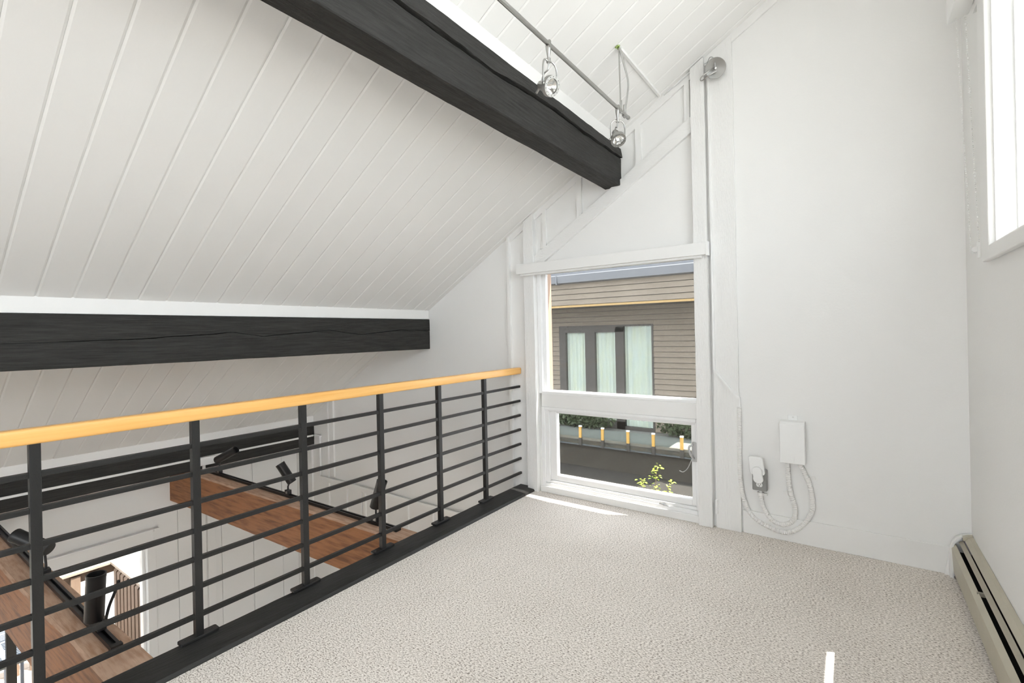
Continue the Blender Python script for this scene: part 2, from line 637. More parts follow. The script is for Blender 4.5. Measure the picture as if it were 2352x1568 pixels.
def rect_frame(x0, x1, z0, z1, w, y0, y1, ww=None):
    wl, wr, wb, wt = ww if ww else (w, w, w, w)
    b = MB()
    b.box(x0, x0 + wl, y0, y1, z0, z1)
    b.box(x1 - wr, x1, y0, y1, z0, z1)
    b.box(x0 + wl, x1 - wr, y0, y1, z0, z0 + wb)
    b.box(x0 + wl, x1 - wr, y0, y1, z1 - wt, z1)
    return b


# upper frame: stepped jambs
rect_frame(WX0, WX1, 0.80, WZ1, 0, YG + 0.004, 3.425, (0.030, 0.004, 0.018, 0.012)).build('outer_frame', 'white_vinyl', win, bevel=0.003)
rect_frame(WX0 + 0.030, WX1 - 0.004, 0.822, WZ1 - 0.012, 0, YG + 0.035, 3.415, (0.028, 0.008, 0.004, 0.010)).build('inner_frame', 'white_vinyl', win, bevel=0.002)
box('upper_pane', 'glass_hazy', WX0 + 0.05, WX1 - 0.006, 3.398, 3.403, 0.826, WZ1 - 0.015, win)
# middle rail and lower frame
box('mid_rail', 'white_trim', WX0 + 0.02, WX1 + 0.004, YG + 0.002, 3.42, 0.692, 0.800, win, bevel=0.004)
box('mid_sill', 'white_vinyl', WX0 + 0.02, WX1 + 0.004, YG + 0.006, YG + 0.08, 0.800, 0.822, win, bevel=0.004)
rect_frame(WX0 + 0.02, WX1 + 0.006, 0.035, 0.692, 0, YG - 0.004, 3.42, (0.030, 0.016, 0.040, 0.022)).build('casing', 'white_vinyl', win, bevel=0.004)
rect_frame(WX0 + 0.050, WX1 - 0.010, 0.075, 0.670, 0, YG + 0.008, 3.415, (0.034, 0.010, 0.020, 0.012)).build('stop_frame', 'white_vinyl', win, bevel=0.004)
rect_frame(WX0 + 0.084, WX1 - 0.020, 0.095, 0.658, 0, YG + 0.020, 3.41, (0.062, 0.030, 0.048, 0.014)).build('sash', 'white_vinyl', win, bevel=0.006)
box('lower_pane', 'glass_screened', WX0 + 0.14, WX1 - 0.045, YG + 0.050, YG + 0.056, 0.135, 0.650, win)
box('sill_board', 'white_trim', WX0 + 0.01, WX1 + 0.006, YG - 0.022, YG, 0.0, 0.050, win, bevel=0.004)
box('exterior_casing', 'pink_wood', WX0 - 0.02, WX0 + 0.040, 3.432, 3.50, 0.70, WZ1, win)
# crank handle on the sill, latch on the right stile
cr = MB()
cr.lathe([(0.001, 0), (0.011, 0), (0.010, 0.012), (0.006, 0.018), (0.001, 0.018)], (-1.095, YG - 0.008, 0.083), (0, -1, 0.3), 12)
cr.tube([(-1.125, YG - 0.024, 0.088), (-1.095, YG - 0.028, 0.088), (-1.060, YG - 0.030, 0.082)], [0.006, 0.005, 0.003], 8)
cr.build('crank_handle', 'silver_plastic', win, smooth=True)
lt = MB()
lt.box(-0.902, -0.872, YG + 0.000, YG + 0.022, 0.405, 0.535)
lt.tube(spline([(-0.895, YG - 0.006, 0.520), (-0.915, YG - 0.022, 0.505), (-0.905, YG - 0.030, 0.460), (-0.890, YG - 0.008, 0.425)]), 0.007, 8)
lt.build('latch_handle', 'silver_plastic', win, smooth=True, bevel=0.003)
lw = MB()
lw.tube(spline([(-0.905, YG - 0.002, 0.42), (-0.93, YG - 0.01, 0.36), (-0.96, YG - 0.012, 0.33), (-0.985, YG - 0.012, 0.335)]), 0.0028, 6)
lw.build('latch_wire', 'silver_plastic', win, smooth=True)

# roller shade over the gable window
sh = empty('roller_shade', (-1.5, YG - 0.05, 1.80))
tag(sh, 'white roller shade box over the gable window with a bead chain on the right', 'shade')
fa = MB()
fa.prism([(YG - 0.088, 1.782), (YG - 0.046, 1.782), (YG - 0.046, 1.868), (YG - 0.088, 1.862)], 'x', -2.262, -0.768)
fa.build('fascia', 'white_trim', sh, bevel=0.003)
MB().tube([(-2.23, YG - 0.062, 1.775), (-0.80, YG - 0.062, 1.775)], 0.011, 10).build('rolled_fabric', 'white_plastic', sh, smooth=True)
box('end_bracket', 'white_plastic', -0.768, -0.752, YG - 0.088, YG - 0.046, 1.775, 1.868, sh, bevel=0.002)
ch = MB()
zz = 1.76
while zz > 0.17:
    for dx in (-0.003, 0.003):
        ch.octa((-0.762 + dx, YG - 0.052 - dx, zz), 0.0024)
    zz -= 0.0062
ch.build('bead_chain', 'white_plastic', sh)
tn = MB()
tn.box(-0.752, -0.738, YG - 0.042, YG - 0.020, 0.095, 0.185)
tn.lathe([(0.001, 0), (0.004, 0), (0.004, 0.006), (0.001, 0.006)], (-0.745, YG - 0.042, 0.14), (0, -1, 0), 8)
tn.build('chain_tensioner', 'white_plastic', sh, bevel=0.002)

# ------------------------------------------------------------------ right high window
w2 = empty('window_2', (XR, 0.5, RZ0))
struct(w2, 'high white framed window in the side wall')


def rframe(y0, y1, z0, z1, w, x0, x1):
    b = MB()
    wl, wr, wb, wt = w
    b.box(x0, x1, y0, y0 + wl, z0, z1)
    b.box(x0, x1, y1 - wr, y1, z0, z1)
    b.box(x0, x1, y0 + wl, y1 - wr, z0, z0 + wb)
    b.box(x0, x1, y0 + wl, y1 - wr, z1 - wt, z1)
    return b


rframe(RY0 - 0.10, RY1 + 0.125, RZ0 - 0.057, RZ1 + 0.10, (0.10, 0.125, 0.057, 0.10), XR - 0.026, XR).build('casing', 'white_trim', w2, bevel=0.005)
rframe(RY0, RY1, RZ0, RZ1, (0.012, 0.012, 0.004, 0.012), XR - 0.006, XRO).build('jamb_liner', 'white_vinyl', w2, bevel=0.002)
rframe(RY0 + 0.012, RY1 - 0.012, RZ0 + 0.004, RZ1 - 0.012, (0.02, 0.014, 0.006, 0.02), XR + 0.055, XRO).build('stop', 'white_vinyl', w2, bevel=0.003)
rframe(RY0 + 0.032, RY1 - 0.026, RZ0 + 0.010, RZ1 - 0.032, (0.04, 0.025, 0.012, 0.04), XR + 0.110, XRO - 0.02).build('sash', 'white_vinyl', w2, bevel=0.004)
box('mullion', 'white_vinyl', XR + 0.10, XRO, 0.50, 0.56, RZ0, RZ1, w2, bevel=0.003)
box('pane', 'glass_clear', XR + 0.155, XR + 0.160, RY0 + 0.05, RY1 - 0.05, RZ0 + 0.012, RZ1 - 0.04, w2)

s2 = empty('roller_shade', (0.42, 2.9, 2.68))
tag(s2, 'white shade cassette above the high side window with a long bead chain', 'shade')
cas = MB()
cas.prism([(0.372, 2.662), (0.448, 2.690), (0.448, 2.775), (0.372, 2.775)], 'y', -1.8, 2.955)
cas.build('cassette', 'white_plastic', s2, bevel=0.003)
cas2 = MB().prism([(0.450, 2.655), (0.462, 2.660), (0.462, 2.775), (0.450, 2.775)], 'y', -1.8, 2.90)
cas2.build('back_plate', 'white_plastic', s2, bevel=0.001)
ec = MB().prism([(0.378, 2.668), (0.446, 2.690), (0.452, 2.720), (0.446, 2.770), (0.378, 2.770)], 'y', 2.955, 2.966)
ec.build('end_cap', 'white_plastic', s2, bevel=0.003)
bc = MB()
n = 116
for a, b_ in (((0.400, 2.93, 2.672), (0.433, 2.93, 1.625)), ((0.430, 2.93, 2.672), (0.4600, 2.93, 1.625))):
    a, b_ = Vector(a), Vector(b_)
    for i in range(n):
        q = a.lerp(b_, i / (n - 1))
        r = 0.0031 if not (i in (4, 38, 78) and a.x > 0.41) else 0.006
        bc.octa(q, r)
for i in range(1, 8):
    an = math.pi * i / 8
    bc.octa((0.4465 - 0.0135 * math.cos(an), 2.93, 1.625 - 0.013 * math.sin(an)), 0.0031)
bc.build('bead_chain', 'white_plastic', s2)
tt = MB()
tt.lathe([(0.001, -0.006), (0.012, -0.006), (0.012, 0.006), (0.001, 0.006)], (0.4465, 2.93, 1.628), (0, 1, 0), 16)
tt.obox((0.4575, 2.93, 1.622), (0.0045, 0, 0), (0, 0.016, 0), (0, 0, 0.034))
tt.build('chain_pulley', 'white_plastic', s2)

# ------------------------------------------------------------------ black roof beams
def interp(tab, y):
    if y <= tab[0][0]:
        return tab[0][1]
    for (a, va), (b_, vb) in zip(tab, tab[1:]):
        if y <= b_:
            return va + (vb - va) * (y - a) / (b_ - a)
    return tab[-1][1]


def roof_beam(label, x0, x1, z0, z1, crack=None, gap=None, lip=0.0, seed=0):
    b = MB()
    st = 0.03
    n = int((YG - 0.001 - YB) / st)
    rows = []
    for i in range(n + 1):
        yy = YB + (YG - 0.001 - YB) * i / n

        def J(s, f=3.0, a=0.003):
            return a * noise.noise(Vector((seed + s * 7.3, yy * f, s))) + 0.4 * a * noise.noise(Vector((seed - s, yy * 17, s * 3)))
        pr = [(x0 + J(1), z0 + J(2)), ((x0 + x1) / 2, z0 + J(3)), (x1 - 0.004 + J(4), z0 + J(5)), (x1 + J(6), z0 + 0.006 + J(7))]
        if crack:
            zcr = interp(crack, yy) + 0.006 * noise.noise(Vector((seed, yy * 9, 3)))
            gp = interp(gap, yy) * (0.65 + 0.9 * abs(noise.noise(Vector((seed, yy * 6, 9)))))
            pr += [(x1 + J(8, 5), (z0 + zcr) / 2), (x1 + J(9, 5), zcr - gp / 2), (x1 - 0.022, zcr - gp * 0.1),
                   (x1 - 0.022, zcr + gp * 0.1), (x1 + lip + J(10, 5), zcr + gp / 2), (x1 + lip * 0.5 + J(11, 5), (z1 + zcr) / 2)]
        else:
            pr += [(x1 + J(8, 5), z0 + (z1 - z0) * 0.33), (x1 + J(9, 5), z0 + (z1 - z0) * 0.66)]
        pr += [(x1 + J(12), z1 + J(13, 5)), (x0 + J(14), z1 + J(15))]
        rows.append([(p[0], yy, p[1]) for p in pr])
    m = len(rows[0])
    vv = [p for r in rows for p in r]
    ff = []
    for i in range(n):
        for k in range(m):
            l = (k + 1) % m
            ff.append((i * m + k, i * m + l, (i + 1) * m + l, (i + 1) * m + k))
    ff += [tuple(range(m)), tuple(range(n * m, n * m + m))]
    b.add(vv, ff)
    o = b.build('roof_beam', 'black_beam')
    tag(o, label, 'beam', 'black roof beams')
    return o


roof_beam('thick black rough-sawn roof beam highest, with a long split along its side', -1.492, -1.364, 2.357, 2.632,
          [(-2.8, 2.56), (0.6, 2.552), (1.2, 2.541), (1.6, 2.537), (1.8, 2.529), (2.05, 2.551), (2.39, 2.560), (2.74, 2.551), (3.34, 2.560)],
          [(-2.8, 0.016), (1.0, 0.010), (1.5, 0.022), (1.75, 0.008), (2.0, 0.024), (2.5, 0.016), (3.34, 0.010)], 0.012, 1)
roof_beam('black rough-sawn roof beam just above the handrail, cracked lengthwise', -3.488, -3.360, 1.163, 1.449,
          [(-2.8, 1.30), (0.45, 1.298), (1.03, 1.311), (1.53, 1.343), (1.72, 1.314), (2.25, 1.352), (2.54, 1.314), (3.0, 1.351), (3.33, 1.336)],
          [(-2.8, 0.004), (0.6, 0.002), (1.1, 0.007), (1.5, 0.006), (1.65, 0.002), (1.9, 0.009), (2.3, 0.003), (2.6, 0.007), (3.34, 0.004)], 0.002, 2)
roof_beam('lowest black roof beam seen through the railing with a white raceway', -5.490, -5.360, -0.003, 0.255, seed=3)
for i, (x0, x1, z1, lb) in enumerate(((-1.478, -1.376, 2.634, 'white filler strip over the highest black beam'),
                                      (-3.474, -3.368, 1.451, 'white filler strip over the middle black beam'),
                                      (-5.476, -5.368, 0.257, 'white filler strip over the lowest black beam'))):
    f = MB().prism([(x0, z1), (x1, z1), (x1, zc(x1) + 0.004), (x0, zc(x0) + 0.004)], 'y', YB, YG - 0.002)
    struct(f.build('trim_%d' % (6 + i), 'white_trim'), lb)

# ------------------------------------------------------------------ loft edge and railing
RX = -2.31
cb = MB()
n = 110
rows = []
for i in range(n + 1):
    yy = YB + (YG - 0.002 - YB) * i / n
    jo = 0.004 * noise.noise(Vector((3, yy * 2.2, 0))) + 0.002 * noise.noise(Vector((9, yy * 11, 0)))
    jt = 0.002 * noise.noise(Vector((5, yy * 4, 0)))
    rows.append([(-2.335 + jo, yy, -0.29), (-2.150, yy, -0.29), (-2.150, yy, 0.004), (-2.158 + 0.3 * jo, yy, 0.016 + jt),
                 (-2.20, yy, 0.020 + jt), (-2.318 + jo, yy, 0.022 + jt), (-2.332 + jo, yy, 0.012)])
m = len(rows[0])
cb.add([p for r in rows for p in r],
       [(i * m + k, i * m + (k + 1) % m, (i + 1) * m + (k + 1) % m, (i + 1) * m + k) for i in range(n) for k in range(m)] +
       [tuple(range(m)), tuple(range(n * m, n * m + m))])
tag(cb.build('edge_timber', 'black_curb'), 'black painted timber edging the carpet under the railing', 'timber')

rail = empty('railing', (RX, 1.4, 0.02))
tag(rail, 'black metal loft railing with seven horizontal bars and an orange wooden handrail', 'railing')
hr = MB()
prof = []
hw, hz0, hz1, rr = 0.026, 0.954, 1.008, 0.009
for cx, cz, a0 in ((hw - rr, hz0 + rr, -90), (hw - rr, hz1 - rr, 0), (-hw + rr, hz1 - rr, 90), (-hw + rr, hz0 + rr, 180)):
    for k in range(4):
        an = math.radians(a0 + 30 * k)
        prof.append((RX + cx + rr * math.cos(an), cz + rr * math.sin(an)))
hr.prism(prof, 'y', -1.2, YG - 0.012)
hr.build('handrail', 'honey_wood', rail, smooth=True)
PY = [0.387 + 0.4945 * k for k in range(-2, 6)]
first_post = None
for yy in PY:
    p = MB().box(-0.015, 0.015, -0.015, 0.015, 0.027, 0.956).build('post', 'black_paint', None, bevel=0.0015) if first_post is None else first_post.copy()
    if first_post is None:
        first_post = p
        bp_ = MB()
        pl = []
        for cx, cyy, a0 in ((0.022 - 0.008, -0.075 + 0.008, -90), (0.022 - 0.008, 0.075 - 0.008, 0), (-0.022 + 0.008, 0.075 - 0.008, 90), (-0.022 + 0.008, -0.075 + 0.008, 180)):
            for k in range(4):
                an = math.radians(a0 + 30 * k)
                pl.append((cx + 0.008 * math.cos(an), cyy + 0.008 * math.sin(an)))
        bp_.prism(pl, 'z', 0.0255, 0.037)
        for s in (-1, 1):
            bp_.lathe([(0.001, 0.003), (0.004, 0.002), (0.005, 0)], (0, 0.052 * s, 0.036), (0, 0, 1), 8)
        first_plate = bp_.build('base_plate', 'black_paint', None, bevel=0.002)
        pq = first_plate
    else:
        COL.objects.link(p)
        pq = first_plate.copy()
        COL.objects.link(pq)
    p.parent = rail
    p.matrix_parent_inverse = Matrix.Identity(4)
    p.location = (0, yy - 1.4, -0.02)
    pq.parent = p
    pq.matrix_parent_inverse = Matrix.Identity(4)
    pq.location = (0, 0, 0)
for k in range(7):
    z = 0.119 + 0.1213 * k
    box('rail_bar', 'black_paint', RX - 0.0095, RX + 0.0095, -1.2, YG - 0.002, z - 0.0095, z + 0.0095, rail, bevel=0.0012)

# ------------------------------------------------------------------ brown tie beams
SK = 0.030


def skew(x):
    return SK * (x + 2.34)


def tie_beam(label, yf, yb, zt, zb, seed):
    b = MB()
    n = 90
    rows = []
    x0, x1 = XL + 0.001, -2.338
    for i in range(n + 1):
        x = x0 + (x1 - x0) * i / n

        def J(s, a=0.004):
            return a * noise.noise(Vector((seed + s, x * 2.3, 0))) + 0.3 * a * noise.noise(Vector((seed + s, x * 15, 4)))
        s = skew(x)
        rows.append([(x, yf + s + J(1), zb + J(2)), (x, yf + s + J(3), zt - 0.012 + J(4)), (x, yf + s + 0.010 + J(4), zt + J(5)),
                     (x, yb + s - 0.008 + J(6), zt + J(7)), (x, yb + s + J(8), zt - 0.01), (x, yb + s, zb)])
    m = len(rows[0])
    vv = [p for r in rows for p in r]
    for i in range(n):
        pass
    o = len(b.v)
    b.v += vv
    for i in range(n):
        for k in range(m):
            l = (k + 1) % m
            b.f.append((i * m + k, i * m + l, (i + 1) * m + l, (i + 1) * m + k))
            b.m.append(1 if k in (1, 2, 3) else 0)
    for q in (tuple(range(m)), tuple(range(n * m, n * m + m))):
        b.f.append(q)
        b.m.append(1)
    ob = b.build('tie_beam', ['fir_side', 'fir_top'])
    return tag(ob, label, 'beam', 'brown tie beams')


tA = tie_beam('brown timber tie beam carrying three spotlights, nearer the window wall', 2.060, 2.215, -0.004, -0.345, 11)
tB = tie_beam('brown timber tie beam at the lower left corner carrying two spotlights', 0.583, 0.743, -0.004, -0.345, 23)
for yf, yb, t in ((2.060, 2.215, tA), (0.583, 0.743, tB)):
    h = MB()
    h.box(-2.44, -2.337, yf - 0.008, yf - 0.003, -0.33, -0.075)
    h.box(-2.44, -2.337, yb + 0.003, yb + 0.008, -0.33, -0.075)
    h.box(-2.44, -2.337, yf - 0.008, yb + 0.008, -0.356, -0.351)
    h.build('steel_hanger', 'steel_dark', t)


def light_track(label, yc, sk, x0, x1):
    b = MB()
    z = -0.001
    A, B = Vector((x0, yc + sk * (x0 + 2.34), z)), Vector((x1, yc + sk * (x1 + 2.34), z))
    u = (B - A).normalized()
    w = Vector((-u.y, u.x, 0))
    prof = [(-0.018, 0), (0.018, 0), (0.018, 0.020), (0.007, 0.020), (0.007, 0.006), (-0.007, 0.006), (-0.007, 0.020), (-0.018, 0.020)]
    vv = [A + w * p + Vector((0, 0, q)) for p, q in prof] + [B + w * p + Vector((0, 0, q)) for p, q in prof]
    n = len(prof)
    ff = [(i, (i + 1) % n, (i + 1) % n + n, i + n) for i in range(n)]
    b.add(vv, ff)
    for P_ in (A, B):
        b.obox(P_ + Vector((0, 0, 0.011)), u * 0.014, w * 0.021, Vector((0, 0, 0.0115)))
    return tag(b.build('light_track', 'black_can'), label, 'track', 'black light tracks')


light_track('black light track on the brown beam nearer the window wall', 2.148, 0.0177, -5.14, -2.50)
light_track('black light track on the brown beam at the lower left corner', 0.667, 0.0135, -5.10, -2.56)


def spot(label, base, e0, e1, group, cable=False):
    base, e0, e1 = Vector(base), Vector(e0), Vector(e1)
    root = empty('track_spotlight', base)
    tag(root, label, 'spotlight', group)
    ad = MB()
    ad.box(base.x - 0.024, base.x + 0.024, base.y - 0.017, base.y + 0.017, base.z, base.z + 0.034)
    ad.build('adapter', 'black_can', root, bevel=0.002)
    pl = MB().box(base.x - 0.010, base.x + 0.016, base.y - 0.0182, base.y - 0.017, base.z + 0.006, base.z + 0.026)
    pl.build('contact_plate', 'nickel_matt', root)
    ax = (e0 - e1).normalized()
    L = (e0 - e1).length
    mid = e1 + ax * L * 0.45
    st = MB().tube([base + Vector((0, 0, 0.034)), base + Vector((0, 0, 0.06)), e1.lerp(mid, 0.35) + Vector((0, 0, -0.002))], [0.007, 0.006, 0.006], 10)
    st.build('stem', 'black_can', root, smooth=True)
    R_ = 0.036
    c = MB()
    c.lathe([(0.001, 0), (R_ - 0.003, 0), (R_, 0.004), (R_, L - 0.018), (R_ + 0.001, L - 0.016), (R_ + 0.001, L), (R_ - 0.004, L), (R_ - 0.006, L - 0.035), (0.001, L - 0.04)],
            e1, ax, 24)
    c.build('can', 'black_can', root, smooth=True)
    if cable:
        q = MB().tube(spline([e1 + Vector((0.045, 0.03, 0.005)), e1 + Vector((0.055, 0.04, 0.06)), e1 + Vector((0.075, 0.055, 0.12)), e1 + Vector((0.08, 0.07, 0.17))]), 0.0065, 8)
        q.build('cable', 'black_can', root, smooth=True)
    return root


G1 = 'black can spotlights on the tie beams'
spot('black can spotlight lying low beside the white box, farthest of three', (-4.966, 2.103, 0.021), (-4.800, 2.18, 0.246), (-4.985, 2.085, 0.140), G1)
spot('black can spotlight tilted left, middle of the three on one beam', (-3.795, 2.122, 0.021), (-3.827, 2.075, 0.275), (-3.752, 2.135, 0.118), G1)
spot('black can spotlight half hidden behind a railing post, nearest of three', (-2.71, 2.141, 0.021), (-2.667, 2.165, 0.300), (-2.717, 2.137, 0.113), G1)
spot('black can spotlight tilted sideways behind the leftmost railing post', (-3.65, 0.649, 0.021), (-3.778, 0.550, 0.245), (-3.622, 0.660, 0.165), G1)
spot('upright black can spotlight with a cable, nearest on the corner beam', (-2.755, 0.661, 0.021), (-2.768, 0.654, 0.266), (-2.779, 0.646, 0.060), G1, True)

# ------------------------------------------------------------------ white raceways and wiring
rw = empty('cable_raceway', (-5.35, 2.1, 0.1))
tag(rw, 'thin white cable raceway with a white box across the lowest black beam', 'raceway')
box('beam_run', 'white_plastic', -5.357, -5.343, YB + 0.01, YG - 0.02, 0.102, 0.121, rw)
box('junction_box', 'white_plastic', -5.357, -5.300, 2.055, 2.215, 0.042, 0.122, rw, bevel=0.003)
box('drop', 'white_plastic', -5.357, -5.340, 2.105, 2.130, -0.002, 0.043, rw)
rw2 = empty('cable_raceway', (-5.2, YG - 0.02, -0.35))
tag(rw2, 'white raceway dropping down the gable wall and along the ledge', 'raceway')
b = MB()
b.box(-5.343, -5.200, YG - 0.016, YG - 0.002, 0.106, 0.122)
b.box(-5.216, -5.198, YG - 0.034, YG - 0.014, -0.352, 0.122)
b.box(-5.216, -2.40, YG - 0.034, YG - 0.018, -0.372, -0.352)
b.build('wall_run', 'white_plastic', rw2)

cv = empty('cable_raceway', (-0.74, YG - 0.03, 1.0))
tag(cv, 'slim white cord cover down the corner board, bending towards the conduit', 'raceway')
b = MB()
yy0, yy1 = YG - 0.033, YG - 0.022
b.box(-0.749, -0.737, yy0, yy1, 1.030, 2.93)
b.obox((-0.672, (yy0 + yy1) / 2, 0.942), (0.071, 0, -0.088), (0, (yy1 - yy0) / 2, 0), (0.005, 0, 0.004))
b.box(-0.607, -0.594, yy0 + 0.012, yy1 + 0.02, 0.775, 0.862)
b.build('cord_cover', 'white_plastic', cv)

# ------------------------------------------------------------------ electrical boxes and flexible conduits
YC = YG - 0.020


def flex(label, pts, clips, ridge_from=0.0):
    path = resample(spline([(x, YC, z) for x, z in pts], 12), 0.0052)
    rs = [0.0142 if (i // 1) % 2 == 0 else 0.0114 for i in range(len(path))]
    root = empty('flexible_conduit', path[0])
    tag(root, label, 'conduit')
    MB().tube(path, rs, 10).build('tube', 'white_conduit', root, smooth=True)
    for f in clips:
        i = int(f * (len(path) - 2))
        p, t = path[i], (path[i + 1] - path[i]).normalized()
        w = Vector((t.z, 0, -t.x))
        c = MB().tube([p - t * 0.011, p + t * 0.011], 0.0155, 12)
        c.obox(p + w * 0.026 + Vector((0, 0.014, 0)), w * 0.014, t * 0.010, Vector((0, 0.002, 0)))
        c.build('clip', 'white_conduit', root, smooth=True)
    return root


flex('long outer white ridged conduit looping along the baseboard up to the box',
     [(-0.599, 0.80), (-0.602, 0.60), (-0.603, 0.39), (-0.588, 0.235), (-0.545, 0.128), (-0.45, 0.070), (-0.345, 0.058),
      (-0.265, 0.118), (-0.215, 0.215), (-0.217, 0.317), (-0.236, 0.395), (-0.277, 0.490)], (0.27, 0.44, 0.93))
flex('short inner white ridged conduit from the grey outlet to the box',
     [(-0.337, 0.490), (-0.335, 0.40), (-0.325, 0.30), (-0.301, 0.205), (-0.315, 0.135), (-0.370, 0.100), (-0.430, 0.118),
      (-0.470, 0.178), (-0.484, 0.235), (-0.487, 0.262)], (0.30,))

jb = empty('junction_box', (-0.31, YG, 0.48))
tag(jb, 'white rectangular junction box on the wall above two conduits', 'box')
b = MB()
x0, x1, z0, z1 = -0.372, -0.242, 0.490, 0.727
yb_, yf_, ym = YG - 0.001, YG - 0.072, YG - 0.058
b.add([(x0, yb_, z0), (x1, yb_, z0), (x1, yb_, z1 + 0.012), (x0, yb_, z1 + 0.012),
       (x0, yf_, z0), (x1, yf_, z0), (x1, yf_, z1 - 0.006), (x0, yf_, z1 - 0.006), (x0, ym, z1 + 0.008), (x1, ym, z1 + 0.008)],
      [(0, 1, 2, 3), (4, 5, 6, 7), (0, 1, 5, 4), (1, 2, 9, 6, 5), (0, 4, 7, 8, 3), (7, 6, 9, 8), (8, 9, 2, 3)])
b.build('body', 'white_plastic', jb, bevel=0.003)
box('seam', 'white_trim', x0 + 0.004, x1 - 0.004, yf_ - 0.0008, yf_, 0.6115, 0.6135, jb)
b = MB().box(-0.333, -0.282, YG - 0.005, YG - 0.001, 0.735, 0.768)
b.lathe([(0.001, 0.003), (0.004, 0.003), (0.005, 0)], (-0.305, YG - 0.005, 0.757), (0, -1, 0), 10)
b.build('mounting_tab', 'white_plastic', jb, bevel=0.002)

ob_ = empty('outlet_box', (-0.488, YG, 0.29))
tag(ob_, 'grey metal surface outlet box with a white receptacle', 'outlet')
MB().box(-0.529, -0.447, YG - 0.048, YG - 0.014, 0.292, 0.425).build('body', 'grey_box', ob_, bevel=0.006)
b = MB()
o = []
for k in range(20):
    an = 2 * math.pi * k / 20
    o.append((-0.489 + 0.0175 * math.cos(an), 0.331 + max(-0.0135, min(0.0135, 0.0175 * math.sin(an)))))
b.prism(o, 'y', YG - 0.052, YG - 0.048)
rec = b.build('receptacle', 'white_plastic', ob_)
b = MB()
b.box(-0.4965, -0.4945, YG - 0.0526, YG - 0.052, 0.3305, 0.3395)
b.box(-0.4835, -0.4815, YG - 0.0526, YG - 0.052, 0.3305, 0.3385)
b.lathe([(0.0001, 0.0006), (0.0028, 0.0006), (0.0028, 0)], (-0.489, YG - 0.052, 0.3235), (0, -1, 0), 10)
b.build('slots', 'slot_dark', rec)
b = MB()
b.tube([(-0.487, YG - 0.020, 0.292), (-0.487, YG - 0.020, 0.276)], 0.010, 12)
b.tube([(-0.487, YG - 0.020, 0.277), (-0.487, YG - 0.020, 0.258)], 0.0185, 14)
b.obox((-0.463, YG - 0.020, 0.267), (0.012, 0, 0), (0, 0.007, 0), (0, 0, 0.006))
b.build('connector', 'white_conduit', ob_, smooth=True)

pg = empty('plug_in_switch', (-0.495, YG - 0.05, 0.40))
tag(pg, 'white plug-in smart switch with a round face on the grey outlet', 'plug')
b = MB()
o = []
hw_, hh_, rc = 0.041, 0.054, 0.014
tl = math.radians(-6)
for cx, cz, a0 in ((hw_ - rc, -hh_ + rc, -90), (hw_ - rc, hh_ - rc, 0), (-hw_ + rc, hh_ - rc, 90), (-hw_ + rc, -hh_ + rc, 180)):
    for k in range(5):
        an = math.radians(a0 + 22.5 * k)
        px, pz = cx + rc * math.cos(an), cz + rc * math.sin(an)
        o.append((-0.500 + px * math.cos(tl) + pz * math.sin(tl) * 1.0, 0.450 - px * math.sin(tl) * 0 + pz))
b.prism(o, 'y', YG - 0.074, YG - 0.049)
b.build('plate', 'white_plastic', pg, bevel=0.004)
b = MB()
o = []
for k in range(13):
    an = math.radians(-15 + 15 * k)
    o.append((-0.4955 + 0.029 * math.cos(an), 0.420 + 0.029 * math.sin(an)))
for k in range(13):
    an = math.radians(165 + 15 * k)
    o.append((-0.489 + 0.029 * math.cos(an), 0.377 + 0.029 * math.sin(an)))
b.prism(o, 'y', YG - 0.092, YG - 0.070)
b.build('round_knob', 'white_plastic', pg, bevel=0.004)

# ------------------------------------------------------------------ baseboard heater
ht = empty('baseboard_heater', (XR, 1.6, 0.0))
tag(ht, 'beige metal baseboard heater along the side wall', 'heater')
HY0, HY1 = -1.5, YG - 0.016
MB().prism([(XR - 0.001, 0.02), (XR - 0.006, 0.02), (XR - 0.006, 0.215), (XR - 0.001, 0.222)], 'y', HY0, HY1).build('back_panel', 'heater_dark', ht)
fp = MB().prism([(0.398, 0.030), (0.402, 0.030), (0.397, 0.150), (0.411, 0.168), (0.409, 0.172), (0.392, 0.152)], 'y', HY0, HY1 - 0.02)
fp.build('front_cover', 'heater_beige', ht)
dm = MB().prism([(0.421, 0.184), (0.423, 0.181), (0.439, 0.193), (0.437, 0.196)], 'y', HY0, HY1 - 0.018)
dm.build('damper', 'heater_slat', ht)
tp = MB().prism([(0.442, 0.200), (0.444, 0.195), (0.458, 0.212), (XR - 0.001, 0.216), (XR - 0.001, 0.224), (0.457, 0.220)], 'y', HY0, HY1 - 0.018)
tp.build('top_cover', 'heater_beige', ht)
fn = MB()
fn.tube([(0.428, HY0, 0.10), (0.428, HY1 - 0.02, 0.10)], 0.010, 8)
yy = HY0
while yy < HY1 - 0.02:
    fn.box(0.414, 0.460, yy, yy + 0.001, 0.055, 0.135)
    yy += 0.012
fn.build('fin_element', 'heater_dark', ht)
ecp = MB()
pr = [(0.366, 0.0), (0.388, 0.145), (0.396, 0.180), (0.412, 0.206), (0.434, 0.222), (XR - 0.0005, 0.231), (XR - 0.0005, 0.0)]
ecp.prism(pr, 'y', HY1 - 0.006, HY1)
pr2 = [(0.384, 0.0), (0.382, 0.030), (0.386, 0.150), (0.396, 0.178), (0.412, 0.204), (0.434, 0.220), (0.434, 0.212), (0.418, 0.196), (0.404, 0.174), (0.396, 0.148), (0.398, 0.0)]
ecp.prism(pr2, 'y', HY1 - 0.03, HY1 - 0.006)
ecp.build('end_cap', 'white_trim', ht)
tcap = MB().prism([(0.435, 0.200), (0.444, 0.200), (0.458, 0.216), (XR - 0.001, 0.220), (XR - 0.001, 0.2285), (0.456, 0.2265), (0.435, 0.214)], 'y', HY1 - 0.035, HY1 - 0.006)
